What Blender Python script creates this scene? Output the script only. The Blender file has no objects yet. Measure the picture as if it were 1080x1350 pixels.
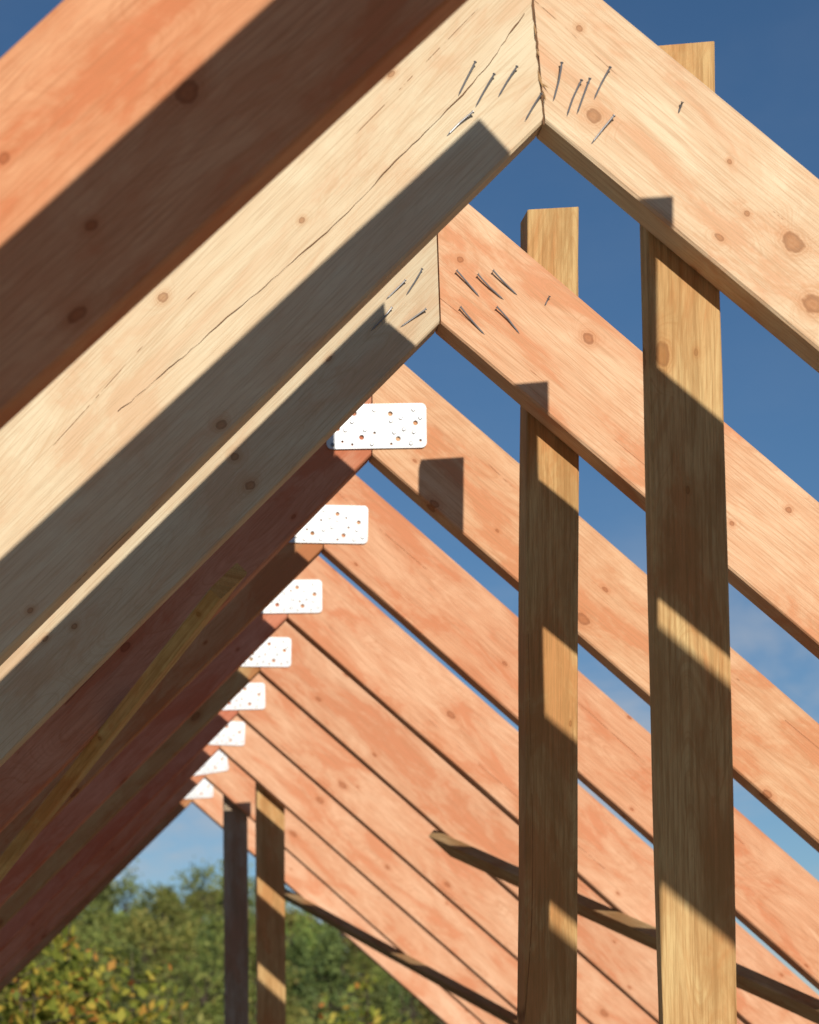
import bpy, bmesh, math, random
from mathutils import Vector, Matrix, noise
random.seed(7)
C = bpy.context.scene.collection
R = math.radians
CAMZ = 1.6
F = 2680.0; PU, PV = 58.0, 1435.0
def at(u, v, Y):
    return Vector(((u-PU)/F*Y, Y, CAMZ+(PV-v)/F*Y))

# ------------------------------------------------------------------ tagging
def tag(o, label, cat, group=None, kind=None):
    if label: o['label'] = label
    if cat: o['category'] = cat
    if group: o['group'] = group
    if kind: o['kind'] = kind
    return o
def link(o):
    C.objects.link(o); return o
def mesh_obj(name, verts, faces, mat, M=None, parent=None, PM=None, smooth=False):
    me = bpy.data.meshes.new(name)
    me.from_pydata([tuple(v) for v in verts], [], faces)
    me.update()
    if smooth:
        for p in me.polygons: p.use_smooth = True
    me.materials.append(mat)
    o = link(bpy.data.objects.new(name, me))
    if parent is not None:
        o.parent = parent
        if PM is not None: o.matrix_parent_inverse = PM.inverted()
    if M is not None: o.matrix_basis = M
    return o

# ------------------------------------------------------------------ materials
class NT:
    def __init__(s, name):
        s.m = bpy.data.materials.new(name); s.m.use_nodes = True
        s.t = s.m.node_tree; s.t.nodes.clear()
    def n(s, typ, **kw):
        nd = s.t.nodes.new(typ)
        for k, v in kw.items(): setattr(nd, k, v)
        return nd
    def l(s, a, b): s.t.links.new(a, b)
    def math(s, op, a, b=None, c=None, clamp=False):
        nd = s.n('ShaderNodeMath', operation=op, use_clamp=clamp)
        for i, x in enumerate((a, b, c)):
            if x is None: continue
            if isinstance(x, (int, float)): nd.inputs[i].default_value = x
            else: s.l(x, nd.inputs[i])
        return nd.outputs[0]
    def comb(s, x, y, z):
        nd = s.n('ShaderNodeCombineXYZ')
        for i, q in enumerate((x, y, z)):
            if isinstance(q, (int, float)): nd.inputs[i].default_value = q
            else: s.l(q, nd.inputs[i])
        return nd.outputs[0]
    def noise(s, vec, scale=1, detail=3, rough=.55, dist=0, dim='3D'):
        nd = s.n('ShaderNodeTexNoise', noise_dimensions=dim)
        nd.inputs['Scale'].default_value = scale; nd.inputs['Detail'].default_value = detail
        nd.inputs['Roughness'].default_value = rough; nd.inputs['Distortion'].default_value = dist
        s.l(vec, nd.inputs['Vector']); return nd.outputs['Fac']
    def rng(s, v, a, b, c, d, smooth=True):
        nd = s.n('ShaderNodeMapRange', interpolation_type='SMOOTHSTEP' if smooth else 'LINEAR')
        s.l(v, nd.inputs[0])
        for i, x in enumerate((a, b, c, d)): nd.inputs[i+1].default_value = x
        return nd.outputs[0]
    def mix(s, f, a, b, mode='MIX'):
        nd = s.n('ShaderNodeMix', data_type='RGBA', blend_type=mode)
        if isinstance(f, (int, float)): nd.inputs[0].default_value = f
        else: s.l(f, nd.inputs[0])
        for i, x in ((6, a), (7, b)):
            if isinstance(x, tuple): nd.inputs[i].default_value = (*x, 1)
            else: s.l(x, nd.inputs[i])
        return nd.outputs[2]
    def out(s, col, rough=.7, bump=None, bstr=.3, bdist=.002, metal=0, spec=.3, transl=None):
        p = s.n('ShaderNodeBsdfPrincipled')
        if isinstance(col, tuple): p.inputs['Base Color'].default_value = (*col, 1)
        else: s.l(col, p.inputs['Base Color'])
        if isinstance(rough, (int, float)): p.inputs['Roughness'].default_value = rough
        else: s.l(rough, p.inputs['Roughness'])
        p.inputs['Metallic'].default_value = metal
        p.inputs['Specular IOR Level'].default_value = spec
        if bump is not None:
            b = s.n('ShaderNodeBump'); b.inputs['Strength'].default_value = bstr; b.inputs['Distance'].default_value = bdist
            s.l(bump, b.inputs['Height']); s.l(b.outputs[0], p.inputs['Normal'])
        o = s.n('ShaderNodeOutputMaterial'); res = p.outputs[0]
        if transl:
            t = s.n('ShaderNodeBsdfTranslucent'); s.l(col, t.inputs[0])
            mx = s.n('ShaderNodeMixShader'); mx.inputs[0].default_value = transl
            s.l(res, mx.inputs[1]); s.l(t.outputs[0], mx.inputs[2]); res = mx.outputs[0]
        s.l(res, o.inputs[0]); return s.m

def wood(name, rough_sawn=False, knots=(), mottle=1.0, grain=1.0):
    """planed softwood; knots = extra knots at (x, z, radius) on this very board"""
    k = NT(name)
    tc = k.n('ShaderNodeTexCoord'); oi = k.n('ShaderNodeObjectInfo')
    sp = k.n('ShaderNodeSeparateXYZ'); k.l(tc.outputs['Object'], sp.inputs[0])
    rnd = oi.outputs['Random']
    x = k.math('ADD', sp.outputs[0], k.math('MULTIPLY', rnd, 37.0))
    z = k.math('ADD', sp.outputs[2], k.math('MULTIPLY', rnd, 11.3))
    y = sp.outputs[1]
    zz = k.math('MULTIPLY_ADD', y, .6, z)
    vo = k.n('ShaderNodeTexVoronoi', voronoi_dimensions='2D'); vo.inputs['Scale'].default_value = 1.0
    k.l(k.comb(k.math('MULTIPLY', x, 4.4), k.math('MULTIPLY', zz, 8.0), 0), vo.inputs['Vector'])
    sc = k.n('ShaderNodeSeparateColor'); k.l(vo.outputs['Color'], sc.inputs[0])
    off = k.math('MULTIPLY', k.math('LESS_THAN', sc.outputs[0], .48 if not knots else .82), 5.0)
    size = k.math('MULTIPLY_ADD', k.math('POWER', sc.outputs[1], 3.0), .56, .22)
    d = k.math('ADD', k.math('DIVIDE', vo.outputs['Distance'], size), off)
    for (kx, kz, kr) in knots:
        a = k.math('MULTIPLY', k.math('SUBTRACT', sp.outputs[0], kx), .085/(kr*1.25))
        b = k.math('MULTIPLY', k.math('SUBTRACT', sp.outputs[2], kz), .085/kr)
        d = k.math('MINIMUM', d, k.math('SQRT', k.math('ADD', k.math('MULTIPLY', a, a), k.math('MULTIPLY', b, b))))
    wob = k.noise(k.comb(k.math('MULTIPLY', x, 75), k.math('MULTIPLY', zz, 110), 0), 1, 2, dim='2D')
    dw = k.math('MULTIPLY_ADD', k.math('SUBTRACT', wob, .5), .07, d)
    halo = k.rng(d, 0.0, .42, 1, 0)
    core = k.rng(dw, .03, .11, 1, 0)
    rim = k.math('MULTIPLY', k.rng(dw, .04, .08, 0, 1), k.rng(dw, .08, .12, 1, 0))
    rings = k.math('MULTIPLY', k.math('MULTIPLY_ADD', k.math('SINE', k.math('MULTIPLY', dw, 150)), .5, .5), k.rng(d, .10, .26, 1, 0))
    lowf = k.noise(k.comb(k.math('MULTIPLY', x, .9), k.math('MULTIPLY', y, 3), k.math('MULTIPLY', z, 7)), 1, 1)
    g = k.math('ADD', k.math('MULTIPLY', z, 30), k.math('ADD', k.math('MULTIPLY', lowf, 15), k.math('MULTIPLY', halo, 2.2)))
    g = k.math('ADD', g, k.math('MULTIPLY', y, 40))
    stain = k.noise(k.comb(k.math('MULTIPLY', x, 3.4), k.math('MULTIPLY', zz, 10), 0), 1, 5, .70, .3, dim='2D')
    ring = k.math('MULTIPLY_ADD', k.math('SINE', k.math('MULTIPLY', g, 6.5)), .5, .5)
    ring = k.math('MULTIPLY', k.math('POWER', ring, 3.5), k.rng(stain, .36, .62, .25, 1))
    streak = k.noise(k.comb(k.math('MULTIPLY', x, 1.2), k.math('MULTIPLY', g, 9.0), 0), 1, 5, .74, dim='2D')
    fine = k.noise(k.comb(k.math('MULTIPLY', x, 9), k.math('MULTIPLY', y, 420), k.math('MULTIPLY', z, 420)), 1, 2, .6)
    base = oi.outputs['Color']
    M_ = lambda c: k.mix(1.0, base, c, 'MULTIPLY')
    c = k.mix(k.rng(stain, .48, .63, 0, .85*mottle), base, M_((.90, .64, .53)))
    c = k.mix(k.rng(stain, .34, .49, .85*mottle, 0), c, M_((1.10, 1.24, 1.32)))
    c = k.mix(k.math('MULTIPLY', ring, .30*grain), c, M_((.84, .68, .56)))
    c = k.mix(k.rng(streak, .46, .70, 0, .46*grain), c, M_((.80, .64, .52)))
    c = k.mix(k.rng(fine, .46, .66, 0, .50*grain), c, M_((.68, .58, .50)))
    c = k.mix(k.math('MULTIPLY', k.math('MULTIPLY', halo, halo), .5), c, M_((.84, .56, .40)))
    c = k.mix(k.math('MULTIPLY', rings, .30), c, M_((.62, .38, .25)))
    c = k.mix(k.math('MULTIPLY', core, .55), c, M_((.50, .29, .18)))
    c = k.mix(k.math('MULTIPLY', rim, .55), c, M_((.32, .17, .10)))
    crz = k.math('ABSOLUTE', k.math('SUBTRACT', k.math('FRACT', k.math('MULTIPLY_ADD', lowf, .55, k.math('MULTIPLY', z, 5.6))), .5))
    gatec = k.rng(stain, .52, .55, 0, 1)
    crack = k.math('MULTIPLY', k.rng(crz, 0.0, .006, 1, 0), gatec)
    c = k.mix(k.math('MULTIPLY', crack, .8), c, M_((.22, .12, .07)))
    h = fine
    if rough_sawn:
        fib = k.noise(k.comb(k.math('MULTIPLY', x, 5), k.math('MULTIPLY', zz, 160), 0), 1, 4, .7, dim='2D')
        grime = k.noise(k.comb(k.math('MULTIPLY', x, 4), k.math('MULTIPLY', zz, 22), 0), 1, 4, .65, dim='2D')
        c = k.mix(k.rng(fib, .42, .7, 0, .6), c, M_((.56, .46, .36)))
        c = k.mix(k.rng(grime, .45, .72, 0, .6), c, M_((.62, .52, .42)))
        h = k.math('ADD', h, fib)
    return k.out(c, .72, h, .6 if not rough_sawn else .8, .0015, spec=.2)
WOOD = wood('planed_softwood'); SAWN = wood('rough_sawn_softwood', True)

def simple(name, col, rough, metal=0, nscale=40, amt=.25, bump=.2):
    k = NT(name); tc = k.n('ShaderNodeTexCoord')
    nz = k.noise(tc.outputs['Object'], nscale, 4)
    c = k.mix(k.math('MULTIPLY', nz, amt*2), col, tuple(q*.5 for q in col))
    return k.out(c, rough, nz, bump, .001, metal, .5)
STEEL = simple('nail_steel', (.22, .22, .235), .35, .4, 300, .15, .05)
def zinc():
    k = NT('galvanised_sheet'); tc = k.n('ShaderNodeTexCoord')
    a = k.noise(tc.outputs['Object'], 14, 3); b = k.noise(tc.outputs['Object'], 160, 2)
    c = k.mix(k.rng(a, .35, .65, 0, 1), (.60, .62, .645), (.47, .49, .52))
    c = k.mix(k.rng(b, .5, .7, 0, .35), c, (.40, .42, .45))
    return k.out(c, .48, b, .05, .001, .2, .4)
ZINC = zinc()
CRACKM = simple('split_wood_dark', (.22, .11, .05), .9, 0, 200, .4)
SPLINT = simple('torn_wood_fibres', (.62, .38, .18), .85, 0, 200, .4)
CONC = simple('brown_subfloor', (.34, .265, .18), .9, 0, 6, .15)
BARK = simple('bark', (.10, .075, .05), .9, 0, 12, .4, .5)

def leafmat(name, cols, transl=.3, objvar=.35):
    k = NT(name); ge = k.n('ShaderNodeNewGeometry'); oi = k.n('ShaderNodeObjectInfo')
    cr = k.n('ShaderNodeValToRGB'); k.l(ge.outputs['Random Per Island'], cr.inputs[0])
    el = cr.color_ramp.elements
    while len(el) > 1: el.remove(el[-1])
    for i, (p, c) in enumerate(cols):
        e = el[0] if i == 0 else el.new(p)
        e.position = p; e.color = (*c, 1)
    hs = k.n('ShaderNodeHueSaturation')
    k.l(k.math('MULTIPLY_ADD', oi.outputs['Random'], objvar*.08, .5-objvar*.04), hs.inputs['Hue'])
    k.l(k.math('MULTIPLY_ADD', oi.outputs['Random'], objvar, 1-objvar*.5), hs.inputs['Value'])
    k.l(cr.outputs[0], hs.inputs['Color'])
    return k.out(hs.outputs[0], .6, transl=transl, spec=.2)
LEAFG = leafmat('green_foliage', [(0, (.14, .18, .05)), (.5, (.23, .28, .07)), (.9, (.31, .33, .085)), (1, (.36, .31, .09))], .3, .6)
LEAFP = leafmat('pine_foliage', [(0, (.075, .11, .04)), (.6, (.135, .18, .055)), (1, (.20, .24, .07))], .2, .5)
LEAFY = leafmat('autumn_foliage', [(0, (.16, .20, .035)), (.40, (.31, .34, .055)), (.70, (.54, .49, .08)), (.88, (.62, .44, .075)), (.95, (.62, .27, .06)), (1, (.46, .15, .045))], .4, .12)
LEAFO = leafmat('olive_foliage', [(0, (.16, .18, .05)), (.5, (.26, .26, .07)), (1, (.38, .31, .09))], .3, .5)

# ------------------------------------------------------------------ timber
def frame(origin, xa, za):
    xa = Vector(xa).normalized(); za = Vector(za); za = (za-za.dot(xa)*xa).normalized()
    ya = za.cross(xa)
    M = Matrix(((xa.x, ya.x, za.x, origin[0]), (xa.y, ya.y, za.y, origin[1]), (xa.z, ya.z, za.z, origin[2]), (0, 0, 0, 1)))
    return M
def timber(name, M, L, y0, y1, z0, z1, mat, color, shear0=0.0, b=.003, wob=.0012, x0=0.0, seed=0):
    n = max(4, int(L/.09)); V = []; Fc = []
    for i in range(n+1):
        s = i/n
        ring = [(y0+b, z0), (y1-b, z0), (y1, z0+b), (y1, z1-b), (y1-b, z1), (y0+b, z1), (y0, z1-b), (y0, z0+b)]
        for j, (y, z) in enumerate(ring):
            x = x0+s*(L-x0)-z*shear0*(1-s)
            q = noise.noise(Vector((s*L*4, j*3.1, seed*7.7)))*wob
            q2 = noise.noise(Vector((s*L*2.2, j*1.7+40, seed*3.3)))*wob
            if i in (0, n): q = q2 = 0
            V.append((x, y+q*.6, z+q2))
    for i in range(n):
        for j in range(8):
            a = i*8+j; c = i*8+(j+1) % 8
            Fc.append((a, c, c+8, a+8))
    Fc.append(tuple(range(7, -1, -1))); Fc.append(tuple(n*8+j for j in range(8)))
    o = mesh_obj(name, V, Fc, mat, M)
    bm = bmesh.new(); bm.from_mesh(o.data); bmesh.ops.recalc_face_normals(bm, faces=bm.faces); bm.to_mesh(o.data); bm.free()
    o.color = (*color, 1)
    return o
XA, ZA = .6556, 1.2665+CAMZ
T = .05
def rafter(side, Y, theta, depth, color, dz=0.0, X=XA, Zin=ZA, seed=0, t=T, knots=(), square=False, mottle=1.0, lean=0.0, grain=1.0):
    th = R(theta); c, s = math.cos(th), math.sin(th)
    L = (Zin+dz)/s
    if side > 0:
        M = frame((X+.0012, Y, Zin+dz), (c, 0, -s), (s, 0, c)); ys = (0, t)
    else:
        M = frame((X-.0012, Y, Zin+dz), (-c, 0, -s), (-s, 0, c)); ys = (-t, 0)
    mat = WOOD
    if knots:
        kk = []
        for (u, v, r) in knots:
            p = M.inverted() @ at(u, v, Y); kk.append((p.x, p.z, r))
        mat = wood('planed_softwood', knots=kk, mottle=mottle, grain=grain)
    tn = math.tan(th+R(lean)*side)          # ridge cut, plumb or leaning a little to the left
    o = timber('rafter', M, L, ys[0], ys[1], 0, depth, mat, color, shear0=0 if square else tn, x0=-depth*tn if square else 0, seed=seed)
    return o, M

nrs = random.Random(5)
def nail(parent, PM, base, tip, r=.0013):
    base, tip = Vector(base), Vector(tip); d = (tip-base); ln = d.length
    M = frame(base - d.normalized()*.004, d, (0.3, 0.1, 1) if abs(d.normalized().z) < .9 else (1, 0, 0))
    V = []; Fc = []; e = ln+.004; bd = nrs.uniform(-.0018, .0018)
    st = [(0, r*.2, 0), (.006, r, bd*.4), (e*.5, r, bd), (e*.8, r, bd*.6), (e-.0012, r, 0), (e-.0011, r*1.7, 0), (e, r*1.7, 0)]
    for (x, rr, o_) in st:
        for j in range(8): V.append((x, rr*math.cos(j*math.pi/4), rr*math.sin(j*math.pi/4)+o_))
    for i in range(len(st)-1):
        for j in range(8):
            a = i*8+j; b = i*8+(j+1) % 8; Fc.append((a, b, b+8, a+8))
    Fc.append(tuple(range(len(st)*8-8, len(st)*8))); Fc.append(tuple(range(7, -1, -1)))
    return mesh_obj('nail', V, Fc, STEEL, M, parent, PM)

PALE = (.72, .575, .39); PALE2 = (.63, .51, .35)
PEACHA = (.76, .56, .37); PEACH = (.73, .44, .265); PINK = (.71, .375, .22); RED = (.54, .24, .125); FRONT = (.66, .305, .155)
GL, GR = 'left slope rafters', 'right slope rafters'
def Yn(n): return 2.662+.7*n

# two heavier pairs nearest the viewpoint
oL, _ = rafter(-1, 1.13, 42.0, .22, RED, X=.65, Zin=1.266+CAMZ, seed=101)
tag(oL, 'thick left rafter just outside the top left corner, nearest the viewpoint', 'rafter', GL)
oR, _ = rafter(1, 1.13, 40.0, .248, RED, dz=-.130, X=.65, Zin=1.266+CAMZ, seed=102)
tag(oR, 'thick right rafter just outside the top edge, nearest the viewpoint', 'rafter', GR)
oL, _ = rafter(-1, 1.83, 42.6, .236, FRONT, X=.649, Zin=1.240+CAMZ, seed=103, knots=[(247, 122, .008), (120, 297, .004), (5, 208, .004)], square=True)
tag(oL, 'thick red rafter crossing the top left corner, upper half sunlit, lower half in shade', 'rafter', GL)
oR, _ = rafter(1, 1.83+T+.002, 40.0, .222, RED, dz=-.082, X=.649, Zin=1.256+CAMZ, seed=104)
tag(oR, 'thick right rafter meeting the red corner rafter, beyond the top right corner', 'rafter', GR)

# the nailed pale pair
aL, ML = rafter(-1, Yn(0), 44.6, .215, PALE, seed=1, knots=[(215, 392, .005), (398, 290, .003), (292, 560, .005), (40, 805, .003), (520, 70, .002)], mottle=.5, lean=5.5, grain=.75)
tag(aL, 'pale thick left rafter with a long crack and steel nails near its peak', 'rafter', GL)
aR, MR = rafter(1, Yn(0), 39.8, .172, PEACHA, seed=2, knots=[(783, 153, .007), (1046, 320, .010), (1073, 401, .010), (764, 37, .0035), (985, 281, .003), (962, 213, .0025)], mottle=.8, lean=5.5)
tag(aR, 'pale right rafter with many steel nails at the topmost peak in view', 'rafter', GR)
def nails(parent, PM, Y, lst):
    for u0, v0, u1, v1 in lst:
        nail(parent, PM, at(u0, v0, Y-.0004), at(u1, v1, Y-.0065))
nails(aL, ML, Yn(0), [(606, 123, 627, 81), (629, 138, 652, 97), (659, 125, 682, 87), (592, 177, 624, 147), (694, 157, 714, 123)])
nails(aR, MR, Yn(0), [(730, 130, 741, 82), (749, 150, 767, 105), (762, 147, 778, 103), (785, 128, 805, 88), (782, 187, 810, 152), (895, 148, 900, 134)])
# long crack in the face of the pale rafter, and the torn fibres along the ridge joint
cp = [(692, 18), (672, 45), (645, 84), (610, 125), (560, 175), (520, 213), (487, 250), (440, 297), (395, 337), (350, 376), (300, 418), (262, 452), (235, 475), (205, 502), (178, 524), (150, 547)]
pts = []
for i in range(len(cp)-1):
    for k in range(5):
        s = k/5; pts.append((cp[i][0]*(1-s)+cp[i+1][0]*s+random.uniform(-.9, .9), cp[i][1]*(1-s)+cp[i+1][1]*s+random.uniform(-.9, .9)))
V = []; Fc = []
for i, (u, v) in enumerate(pts):
    w = (.18+.62*max(0, math.sin(i*.53))+.35*random.random())*(1-.55*i/len(pts))
    V += [at(u-w*.7, v-w*.7, Yn(0)-.0014), at(u+w*.7, v+w*.7, Yn(0)-.0014)]
    if i: Fc.append((2*i-2, 2*i-1, 2*i+1, 2*i))
mesh_obj('crack', V, Fc, CRACKM, None, aL, ML)
rs = random.Random(3)
V = []; Fc = []
for i in range(30):
    s = i/29; v = -12+176*s; u = 718-16.5*(1-s)
    w0 = rs.uniform(.3, 2.6) if rs.random() < .6 else rs.uniform(.3, 1); w1 = rs.uniform(.3, 2.4) if rs.random() < .5 else .4
    V += [at(u-w0, v, Yn(0)-.0013), at(u+w1, v, Yn(0)-.0013)]
    if i: Fc.append((2*i-2, 2*i-1, 2*i+1, 2*i))
mesh_obj('ragged_joint_edge', V, Fc, CRACKM, None, aL, ML)
V = []; Fc = []
for (u, v, du, dv, w) in ((709, 92, 7, 24, 3.2), (713, 108, 12, 9, 4), (716, 118, 4, 16, 2.2), (704, 30, 3, 18, 2), (707, 62, 5, 14, 2.4)):
    a = at(u, v, Yn(0)-.0005); b = at(u+du, v+dv, Yn(0)-.006); m = at(u+du*.3+w, v+dv*.5, Yn(0)-.004); m2 = at(u+du*.3-w*.4, v+dv*.5, Yn(0)-.0008); i = len(V)
    V += [a, m, b, m2]; Fc += [(i, i+1, i+2), (i, i+2, i+3)]
mesh_obj('splinter', V, Fc, SPLINT, None, aR, MR)

bL, ML = rafter(-1, Yn(1), 45.0, .235, PALE2, seed=3, knots=[(310, 602, .005), (98, 826, .004), (330, 640, .006)], mottle=.5, lean=2, grain=.85)
tag(bL, 'pale left rafter below the cracked one, with four nails near its peak', 'rafter', GL)
bR, MR = rafter(1, Yn(1), 40.4, .180, PEACH, seed=4, knots=[(776, 446, .007), (1040, 672, .004), (607, 342, .004), (965, 690, .003)], lean=2)
tag(bR, 'peach right rafter with slanting nails at the second nailed peak', 'rafter', GR)
nails(bL, ML, Yn(1), [(491, 434, 517, 405), (511, 393, 535, 369), (537, 387, 557, 354), (530, 430, 562, 407)])
nails(bR, MR, Yn(1), [(630, 389, 602, 356), (662, 393, 630, 361), (680, 387, 650, 356), (637, 439, 607, 404), (683, 438, 655, 404), (719, 402, 725, 390)])

# the pairs with plates
def plate_mesh(seed, W, hs):
    rs = random.Random(seed)
    cu = bpy.data.curves.new('plate_outline', 'CURVE'); cu.dimensions = '2D'; cu.fill_mode = 'BOTH'; cu.extrude = .001
    def poly(pts):
        s = cu.splines.new('POLY'); s.points.add(len(pts)-1); s.use_cyclic_u = True
        for p, q in zip(s.points, pts): p.co = (q[0], q[1], 0, 1)
    H, r = .0445, .011; o = []; sx_ = W/.1
    for (cx, cy, a0) in ((W-r, H-r, 0), (-W+r, H-r, 90), (-W+r, -H+r, 180), (W-r, -H+r, 270)):
        for k in range(7): o.append((cx+r*math.cos(R(a0+k*15)), cy+r*math.sin(R(a0+k*15))))
    poly(o)
    holes = []
    big = [(.028, .024), (.078, .005), (.043, -.026), (-.03, -.022), (-.078, -.004), (-.044, .026)]
    for b in big: holes.append((b[0]*sx_, b[1], .0052*hs))
    for j in range(10):
        for i in range(4):
            x = -.088+j*.0195+(.006 if i % 2 else 0); y = -.034+i*.0225+(.004 if j % 2 else -.002)
            if abs(x) > .091 or abs(y) > .037: continue
            if any((x-b[0])**2+(y-b[1])**2 < .011**2 for b in big): continue
            if rs.random() < .2: continue
            holes.append((x*sx_, y, .0027*hs))
    for (x, y, r_) in holes: poly([(x+r_*math.cos(k*math.pi/6), y+r_*math.sin(k*math.pi/6)) for k in range(12)])
    ob = link(bpy.data.objects.new('plate_outline', cu))
    dg = bpy.context.evaluated_depsgraph_get(); dg.update()
    me = bpy.data.meshes.new_from_object(ob.evaluated_get(dg))
    bpy.data.objects.remove(ob); me.name = 'nail_plate'
    me.materials.clear(); me.materials.append(ZINC)
    return me, holes
tilts = [0, 1, -1.0, .6, -.5, 1.2, -2, 9, 3]
ordn = ['', 'largest', 'second', 'third', 'fourth', 'fifth', 'sixth', 'seventh', 'last']
for n in range(2, 10):
    Y = Yn(n)+random.uniform(-.008, .008); k = n-1
    thr = 41.0 if n == 2 else 41.3
    v = random.uniform(.92, 1.08); hue = random.uniform(.94, 1.10)
    col = tuple(q*v*h_ for q, h_ in zip(PEACH if n == 2 else PINK, (1, hue, hue*hue)))
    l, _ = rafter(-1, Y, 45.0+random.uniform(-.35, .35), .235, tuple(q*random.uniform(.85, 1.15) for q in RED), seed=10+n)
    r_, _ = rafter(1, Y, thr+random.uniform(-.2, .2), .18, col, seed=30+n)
    if k == 8: tl, tr = 'last red left rafter, at the far end against the hill', 'last orange right rafter, at the far end above the dark far post'
    elif k == 1: tl, tr = 'shaded red left rafter joined by the largest white nail plate', 'sunlit orange right rafter joined by the largest white nail plate'
    else:
        tl = 'shaded red left rafter joined by the %s white nail plate from the front' % ordn[k]
        tr = 'sunlit orange right rafter joined by the %s white nail plate from the front' % ordn[k]
    tag(l, tl, 'rafter', GL); tag(r_, tr, 'rafter', GR)
    me, holes = plate_mesh(50+n, .1 if k < 3 else .093, 1 if k < 3 else 1.12)
    p = link(bpy.data.objects.new('nail_plate', me))
    PMt = Matrix.Translation((XA+(.006 if k < 3 else -.001)+random.uniform(-.003, .003), Y-.0036, ZA+.056)) @ Matrix.Rotation(R(90), 4, 'X') @ Matrix.Rotation(R(tilts[k]), 4, 'Z')
    p.matrix_basis = PMt
    lab = ['', 'largest white perforated nail plate, nearest the viewer, at the topmost plated peak', 'second white perforated nail plate down from the largest one',
           'third white perforated nail plate down, counting the largest as first', 'fourth white nail plate down, counting the largest as first', 'fifth white nail plate down, counting the largest as first',
           'sixth white nail plate down, third from the small far end', 'tilted white nail plate, second from the small far end', 'smallest white nail plate at the far end of the row'][k]
    tag(p, lab, 'nail plate', 'white nail plates along the ridge')
    small = [h for h in holes if h[2] < .004]; rs = random.Random(n); rs.shuffle(small)
    for (hx, hy, hr) in (small[:15] if k <= 4 else []):
        V = []; Fc = []
        for zz, rr in ((.0009, .0040), (.0022, .0040), (.0030, .0026)):
            for j in range(10): V.append((hx+rr*math.cos(j*math.pi/5), hy+rr*math.sin(j*math.pi/5), zz))
        for i in range(2):
            for j in range(10):
                a = i*10+j; b = i*10+(j+1) % 10; Fc.append((a, b, b+10, a+10))
        Fc.append(tuple(range(20, 30)))
        mesh_obj('nail_head', V, Fc, STEEL, None, p)

# ------------------------------------------------------------------ posts
TAN = (.62, .40, .18); TAN2 = (.60, .38, .165); GREYW = (.44, .37, .28)
GP = 'upright posts behind the right rafters'
def post(xt, zt, xb, zb, Y, w, t, color, label, seed):
    top = Vector((xt, Y, zt+CAMZ)); d = Vector((xb-xt, 0, zb-zt)).normalized()
    L = (zt+CAMZ)/-d.z
    M = frame(top, d, (1, 0, 0))
    ya = M.col[1].xyz
    ys = (0, t) if ya.y > 0 else (-t, 0)
    o = timber('post', M, L, ys[0], ys[1], -w/2, w/2, SAWN, color, seed=seed, b=.002, wob=.003, shear0=.06)
    return tag(o, label, 'post', GP)
post(.842, 1.416, .848, 0, 1.83+2*T+.006, .10, .05, TAN, 'upright post beyond the right edge behind the nearest rafters', 61)
post(.8475, 1.395, .8775, .086, Yn(0)+T+.003, .098, .028, TAN, 'large upright post at right, behind the topmost nailed rafter', 62)
post(.8560, 1.479, .8520, .10, Yn(1)+T+.003, .086, .055, TAN2, 'upright post in the middle behind the second nailed rafter', 63)
post(.848, 1.38, .856, .10, Yn(7)+T+.012, .105, .05, TAN, 'small far post with stripes of sunlight on tan wood', 64)
post(.784, 1.36, .792, .10, Yn(8)+T+.012, .096, .05, GREYW, 'grey shaded far post at the end of the roof, left of the tan one', 65)

# ------------------------------------------------------------------ braces
def brace(p0, p1, nrm, w, t, ext0, ext1, color, label, seed, off=.003):
    p0, p1 = Vector(p0), Vector(p1); d = (p1-p0).normalized(); n = Vector(nrm).normalized()
    a = p0-d*ext0+n*(off); L = (p1-p0).length+ext0+ext1
    za = n.cross(d)
    M = frame(a, d, za); ya = M.col[1].xyz
    ys = (0, t) if ya.dot(n) > 0 else (-t, 0)
    o = timber('brace', M, L, ys[0], ys[1], -w/2, w/2, SAWN, color, shear0=.5, seed=seed, b=.002, wob=.002)
    return tag(o, label, 'brace', 'diagonal braces under the rafters')
def onR(u, v):
    Y = F*1.840/((PV-v)+.875*(u-PU)); return at(u, v, Y)
def onL(u, v):
    Y = F*.611/((PV-v)-(u-PU)); return at(u, v, Y)
nR = (-.66, 0, -.75); nL = (.707, 0, -.707)
brace(onR(570, 1098), onR(1080, 1325), nR, .085, .028, -.075, .6, (.50, .33, .17), 'brown diagonal brace under the right rafters, passing behind the two large posts', 71)
brace(onR(370, 1170), onR(680, 1340), nR, .085, .028, .02, .9, (.45, .29, .15), 'lower diagonal brace under the far right rafters, beside the far posts', 72)
brace(onL(300, 748), onL(0, 1130), nL, .065, .028, -.02, 1.4, (.62, .44, .19), 'narrow brown brace slanting under the left rafters', 73)

# ------------------------------------------------------------------ ground, hill
def sm(a, b, x):
    t = min(1, max(0, (x-a)/(b-a))); return t*t*(3-2*t)
def gz(x, y):
    f = 1-sm(9, 33, x)
    prof = [(-9999, -.32), (14, -.32), (40, .8), (70, 4.6), (110, 9.4), (135, 10.0), (220, 5), (400, 0), (9999, 0)]
    h = 0
    for (a, ha), (b, hb) in zip(prof, prof[1:]):
        if a <= y <= b:
            s = (y-a)/(b-a); s = s*s*(3-2*s) if b-a > 60 else s; h = ha+(hb-ha)*s; break
    n = noise.noise(Vector((x*.06, y*.05, 3)))*1.1*sm(20, 60, y)*(1-sm(150, 300, y))
    base = -.32
    return base+(h-base+n)*f*(1-sm(60, 160, -x))
xs = [-1800, -900, -400, -200, -120, -80, -60]+[-50+2.5*i for i in range(37)]+[50, 70, 100, 200, 400, 900, 1800]
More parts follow.
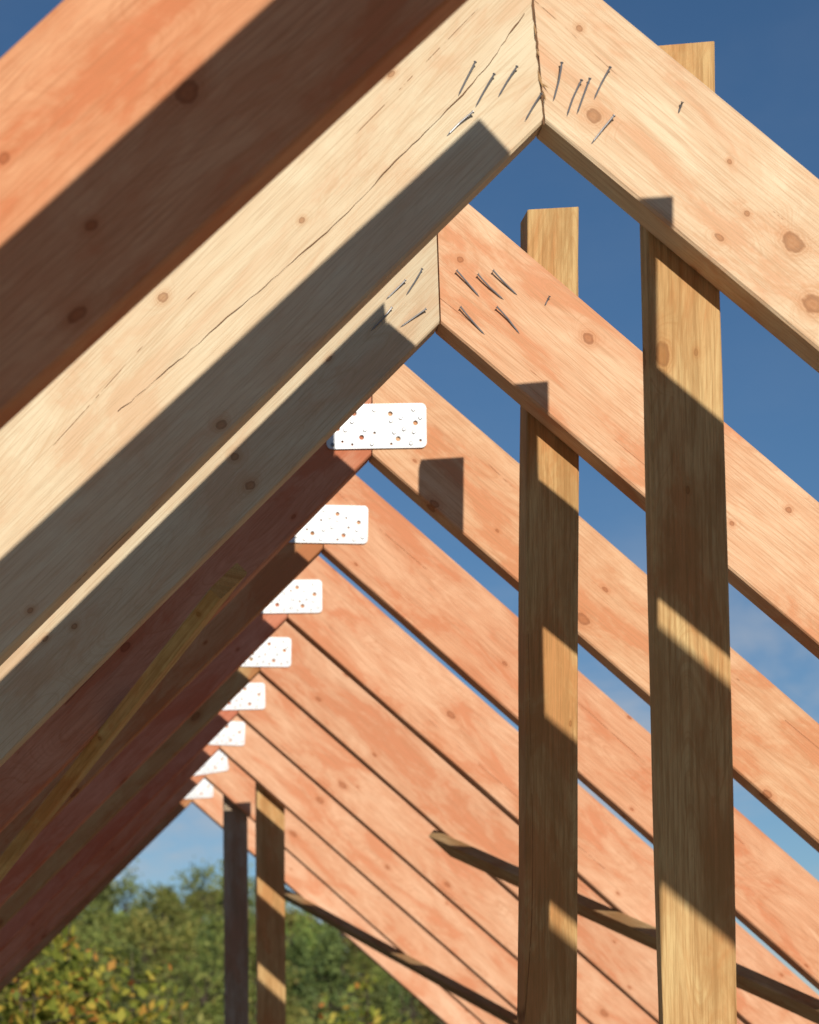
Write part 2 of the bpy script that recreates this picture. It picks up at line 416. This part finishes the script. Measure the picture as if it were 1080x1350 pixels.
ys = [-1500, -700, -300, -100, -40, -10]+[0+3*i for i in range(50)]+[160, 180, 220, 300, 400, 700, 1200, 2500]
V = [(x, y, gz(x, y)) for y in ys for x in xs]; nx = len(xs)
Fc = [(j*nx+i, j*nx+i+1, (j+1)*nx+i+1, (j+1)*nx+i) for j in range(len(ys)-1) for i in range(nx-1)]
k = NT('meadow_earth'); tc = k.n('ShaderNodeTexCoord')
n1 = k.noise(tc.outputs['Object'], .35, 4, .65); n2 = k.noise(tc.outputs['Object'], 3, 3, .7)
c = k.mix(k.rng(n1, .35, .65, 0, 1), (.15, .17, .05), (.26, .21, .09)); c = k.mix(k.rng(n2, .4, .7, 0, .5), c, (.09, .11, .035))
GROUND = k.out(c, .95, n2, .6, .1)
g = mesh_obj('ground', V, Fc, GROUND, smooth=True); tag(g, 'grassy hillside rising behind the roof frame', 'hillside', kind='structure')
bm = bmesh.new(); bmesh.ops.create_cube(bm, size=1)
for v in bm.verts: v.co = Vector((.95+v.co.x*7.4, 2.8+v.co.y*14.2, -.26+v.co.z*.52))
bmesh.ops.bevel(bm, geom=bm.edges[:], offset=.01, segments=1, affect='EDGES')
me = bpy.data.meshes.new('floor'); bm.to_mesh(me); bm.free(); me.materials.append(CONC)
tag(link(bpy.data.objects.new('floor', me)), 'brown floor slab under the roof frame', 'floor', kind='structure')

# ------------------------------------------------------------------ foliage
def leaves(points, smin, smax, rs, elong=1.5):
    V = []; Fc = []
    for p in points:
        s = rs.uniform(smin, smax)
        a = Vector((rs.gauss(0, 1), rs.gauss(0, 1), rs.gauss(0, 1))).normalized()
        b = a.cross(Vector((rs.gauss(0, 1), rs.gauss(0, 1), rs.gauss(0, 1)))).normalized()
        p = Vector(p); i = len(V)
        V += [p-a*s*elong*.5, p+b*s*.36-a*s*.05, p+a*s*elong*.5, p-b*s*.36-a*s*.05]
        Fc.append((i, i+1, i+2, i+3))
    return V, Fc
def tube(V, Fc, p0, p1, r0, r1, n=6):
    p0, p1 = Vector(p0), Vector(p1); d = (p1-p0).normalized()
    a = d.cross(Vector((.31, .95, .1))).normalized(); b = d.cross(a); i0 = len(V)
    for p, r in ((p0, r0), (p1, r1)):
        for j in range(n): V.append(p+a*r*math.cos(j*2*math.pi/n)+b*r*math.sin(j*2*math.pi/n))
    for j in range(n): Fc.append((i0+j, i0+(j+1) % n, i0+n+(j+1) % n, i0+n+j))
def mk(name, V, Fc, mat):
    me = bpy.data.meshes.new(name); me.from_pydata([tuple(v) for v in V], [], Fc); me.update(); me.materials.append(mat); return me
def tree_meshes(kind, seed, H):
    rs = random.Random(seed); pts = []; V = []; Fc = []
    if kind == 'pine':
        tube(V, Fc, (0, 0, 0), (0, 0, H*.95), .11, .02)
        for q in range(20):
            z = H*(.14+.84*q/20); rad = H*.33*(1-q/21)**.6*rs.uniform(.7, 1.2)
            for w in range(6):
                an = rs.uniform(0, 6.28); tip = Vector((math.cos(an)*rad, math.sin(an)*rad, z-.05*H*(1-q/20)))
                tube(V, Fc, (0, 0, z), tip, .02, .006, 4)
                for m in range(14):
                    s = rs.uniform(.15, 1.05); pts.append(tip*s+Vector((0, 0, z*(1-s)))+Vector((rs.gauss(0, .1), rs.gauss(0, .1), rs.gauss(0, .09)))*(H/4.5))
        lv = leaves(pts, .09, .20, rs, 2.0); m = LEAFP
    else:
        tube(V, Fc, (0, 0, 0), (.1, 0, H*.45), .10, .06)
        nc = 22
        for q in range(nc):
            t = rs.uniform(0, 6.28); zz = rs.uniform(-1, 1); rr = math.sqrt(max(.05, 1-zz*zz*.8))*rs.uniform(.35, 1.0)
            cc = Vector((math.cos(t)*rr*H*.44, math.sin(t)*rr*H*.44, H*.52+zz*H*.40))
            tube(V, Fc, (.1, 0, H*rs.uniform(.25, .45)), cc, .03, .01, 4)
            sg = H*rs.uniform(.06, .10)
            for m in range(80): pts.append(cc+Vector((rs.gauss(0, 1), rs.gauss(0, 1), rs.gauss(0, .8)))*sg)
        lv = leaves(pts, .09, .19, rs); m = {'green': LEAFG, 'olive': LEAFO}[kind]
    return mk('trunk', V, Fc, BARK), mk('crown', lv[0], lv[1], m)
protos = {'pine': [tree_meshes('pine', 1, 3.5), tree_meshes('pine', 2, 4.2)], 'green': [tree_meshes('green', 3, 3.6), tree_meshes('green', 4, 4.2), tree_meshes('green', 8, 2.8)], 'olive': [tree_meshes('olive', 5, 2.8), tree_meshes('olive', 6, 2.2)]}
nm = {'pine': 'pine_tree', 'green': 'leafy_tree', 'olive': 'leafy_tree'}
lb = {'pine': 'dark green pine among the trees on the blurred hillside', 'green': 'mid green bushy tree on the blurred hillside', 'olive': 'olive brown bushy tree turning colour on the blurred hillside'}
gp = {'pine': 'pines on the hill', 'green': 'green trees on the hill', 'olive': 'olive trees on the hill'}
def tree(kind, x, y, sc, rz):
    tm, cm = random.choice(protos[kind])
    e = link(bpy.data.objects.new(nm[kind], None)); e.empty_display_size = .3
    e.location = (x, y, gz(x, y)-.15); e.rotation_euler = (0, 0, rz); e.scale = (sc, sc, sc*random.uniform(.9, 1.12))
    tag(e, lb[kind], 'tree', gp[kind])
    for nme, me in (('trunk', tm), ('crown', cm)):
        o = link(bpy.data.objects.new(nme, me)); o.parent = e
rs = random.Random(11)
placed = []; tries = 0
for (u, y, kd, sc) in ((105, 108, 'green', 1.15), (138, 104, 'pine', 1.0), (165, 111, 'green', 1.1), (203, 106, 'green', 1.18), (228, 112, 'pine', 1.0), (262, 107, 'green', .95), (290, 109, 'olive', 1.2)):
    x = (u-PU)/F*y; placed.append((x, y)); tree(kd, x, y, sc, u)
while len(placed) < 74 and tries < 5000:
    tries += 1
    y = rs.uniform(54, 112); u = rs.uniform(-20, 600); x = (u-PU)/F*y
    if any((x-a)**2+(y-b)**2*.10 < 1.95**2 for a, b in placed): continue
    placed.append((x, y))
    kind = rs.choices(['pine', 'green', 'olive'], [.24, .52, .24])[0]
    tree(kind, x, y, rs.uniform(.62, 1.08)*(.85 if y < 65 else 1), rs.uniform(0, 6.28))
pts = []
for i in range(9500):
    y = rs.uniform(46, 124); x = (rs.uniform(-60, 700)-PU)/F*y
    pts.append((x, y, gz(x, y)+abs(rs.gauss(0, .35))))
lv = leaves(pts, .10, .28, rs)
tag(mesh_obj('undergrowth', lv[0], lv[1], LEAFO), 'low scrub covering the hillside between the trees', 'undergrowth', kind='stuff')

def shrub(u, vtop, Y, wid, label, seed, nleaf, mat=LEAFY, ls=(.05, .09)):
    rs = random.Random(seed); top = at(u, vtop, Y); g0 = gz(top.x, Y); H = top.z-g0
    e = link(bpy.data.objects.new('autumn_shrub', None)); e.location = (top.x, Y, g0-.05)
    tag(e, label, 'shrub', 'autumn shrubs below the hill')
    V = []; Fc = []; pts = []
    for b in range(15):
        an = rs.uniform(0, 6.28); rr = wid*rs.uniform(.1, 1)**.7
        hh = H*rs.uniform(.72, 1.0)*(1-.28*(rr/wid)**2)
        if b == 0: rr = .05; hh = H
        tip = Vector((math.cos(an)*rr, math.sin(an)*rr, hh)); mid = Vector((tip.x*.45+rs.gauss(0, .08), tip.y*.45, hh*.55))
        tube(V, Fc, (rs.gauss(0, .05), rs.gauss(0, .05), 0), mid, .022, .013, 5); tube(V, Fc, mid, tip, .013, .004, 5)
        for s_ in range(9):
            t = rs.uniform(.1, .95); p = mid.lerp(tip, t); q = p+Vector((rs.gauss(0, .24), rs.gauss(0, .24), rs.uniform(-.02, .26)))
            tube(V, Fc, p, q, .006, .002, 4)
            for m in range(nleaf//135):
                w = rs.uniform(.1, 1.1); pts.append(p.lerp(q, w)+Vector((rs.gauss(0, .05), rs.gauss(0, .05), rs.gauss(0, .05))))
    lv = leaves(pts, ls[0], ls[1], rs, 1.3)
    for nme, me in (('branches', mk('branches', V, Fc, BARK)), ('foliage', mk('foliage', lv[0], lv[1], mat))):
        o = link(bpy.data.objects.new(nme, me)); o.parent = e
shrub(88, 1198, 13.5, .65, 'yellow and orange leafed shrub, tallest in the lower left corner', 21, 4300)
shrub(165, 1246, 14.5, .48, 'yellow green shrub right of the tallest autumn shrub', 22, 3000)
shrub(15, 1266, 12.5, .58, 'orange tinted shrub at the left frame edge', 23, 3600)
shrub(240, 1312, 15.5, .42, 'low green shrub left of the grey far post', 24, 2400, LEAFO)
shrub(490, 1282, 17.5, .5, 'pale green shrub under the far right rafters, right of the far posts', 25, 2600)
shrub(415, 1322, 18.5, .5, 'low shrub just right of the tan far post', 26, 2000, LEAFO)

# ------------------------------------------------------------------ light and sky
sd = Vector((-.10, 1, -.37)).normalized()
sun = bpy.data.lights.new('sun', 'SUN'); sun.energy = 4.2; sun.angle = R(.5); sun.color = (1, .925, .80)
so = link(bpy.data.objects.new('sun', sun)); so.rotation_euler = sd.to_track_quat('-Z', 'Y').to_euler(); so.location = (2, -8, 9)
w = bpy.data.worlds.new('World'); bpy.context.scene.world = w; w.use_nodes = True
t = w.node_tree; t.nodes.clear()
sky = t.nodes.new('ShaderNodeTexSky'); sky.sky_type = 'NISHITA'; sky.sun_disc = False
sky.sun_elevation = math.asin(-sd.z); sky.sun_rotation = math.atan2(-sd.x, -sd.y)
sky.altitude = 900; sky.air_density = 1.0; sky.dust_density = .1; sky.ozone_density = 3.2
tcn = t.nodes.new('ShaderNodeTexCoord')
mp = t.nodes.new('ShaderNodeMapping'); mp.inputs['Scale'].default_value = (3.2, 3.2, 7.0); mp.inputs['Location'].default_value = (1.3, .4, .2)
t.links.new(tcn.outputs['Generated'], mp.inputs['Vector'])
nz = t.nodes.new('ShaderNodeTexNoise'); nz.inputs['Scale'].default_value = 2.4; nz.inputs['Detail'].default_value = 6; nz.inputs['Roughness'].default_value = .62; nz.inputs['Distortion'].default_value = .2
t.links.new(mp.outputs[0], nz.inputs['Vector'])
mr = t.nodes.new('ShaderNodeMapRange'); mr.interpolation_type = 'SMOOTHSTEP'
mr.inputs[1].default_value = .40; mr.inputs[2].default_value = .68; mr.inputs[3].default_value = 0; mr.inputs[4].default_value = .85
t.links.new(nz.outputs['Fac'], mr.inputs[0])
sx = t.nodes.new('ShaderNodeSeparateXYZ'); t.links.new(tcn.outputs['Generated'], sx.inputs[0])
mz = t.nodes.new('ShaderNodeMapRange'); mz.interpolation_type = 'SMOOTHSTEP'
mz.inputs[1].default_value = .14; mz.inputs[2].default_value = .28; mz.inputs[3].default_value = 1; mz.inputs[4].default_value = .03
t.links.new(sx.outputs[2], mz.inputs[0])
mm = t.nodes.new('ShaderNodeMath'); mm.operation = 'MULTIPLY'; t.links.new(mr.outputs[0], mm.inputs[0]); t.links.new(mz.outputs[0], mm.inputs[1])
hs = t.nodes.new('ShaderNodeHueSaturation'); hs.inputs['Saturation'].default_value = 1.12; t.links.new(sky.outputs[0], hs.inputs['Color'])
mx = t.nodes.new('ShaderNodeMix'); mx.data_type = 'RGBA'; t.links.new(mm.outputs[0], mx.inputs[0]); t.links.new(hs.outputs[0], mx.inputs[6]); mx.inputs[7].default_value = (6.5, 6.8, 7.4, 1)
bg = t.nodes.new('ShaderNodeBackground'); bg.inputs[1].default_value = .070
t.links.new(mx.outputs[2], bg.inputs[0]); wo = t.nodes.new('ShaderNodeOutputWorld'); t.links.new(bg.outputs[0], wo.inputs[0])

# ------------------------------------------------------------------ camera
cam = bpy.data.cameras.new('camera'); cam.sensor_fit = 'HORIZONTAL'; cam.sensor_width = 36; cam.lens = 36*F/1080
cam.shift_x = (540-PU)/1080; cam.shift_y = (PV-675)/1080; cam.clip_end = 6000; cam.clip_start = .05
cam.dof.use_dof = True; cam.dof.focus_distance = 3.1; cam.dof.aperture_fstop = 9.5
co = link(bpy.data.objects.new('camera', cam)); co.location = (0, 0, CAMZ); co.rotation_euler = (R(90), 0, 0)
sc = bpy.context.scene; sc.camera = co
sc.view_settings.view_transform = 'Standard'; sc.view_settings.look = 'None'; sc.view_settings.exposure = 0
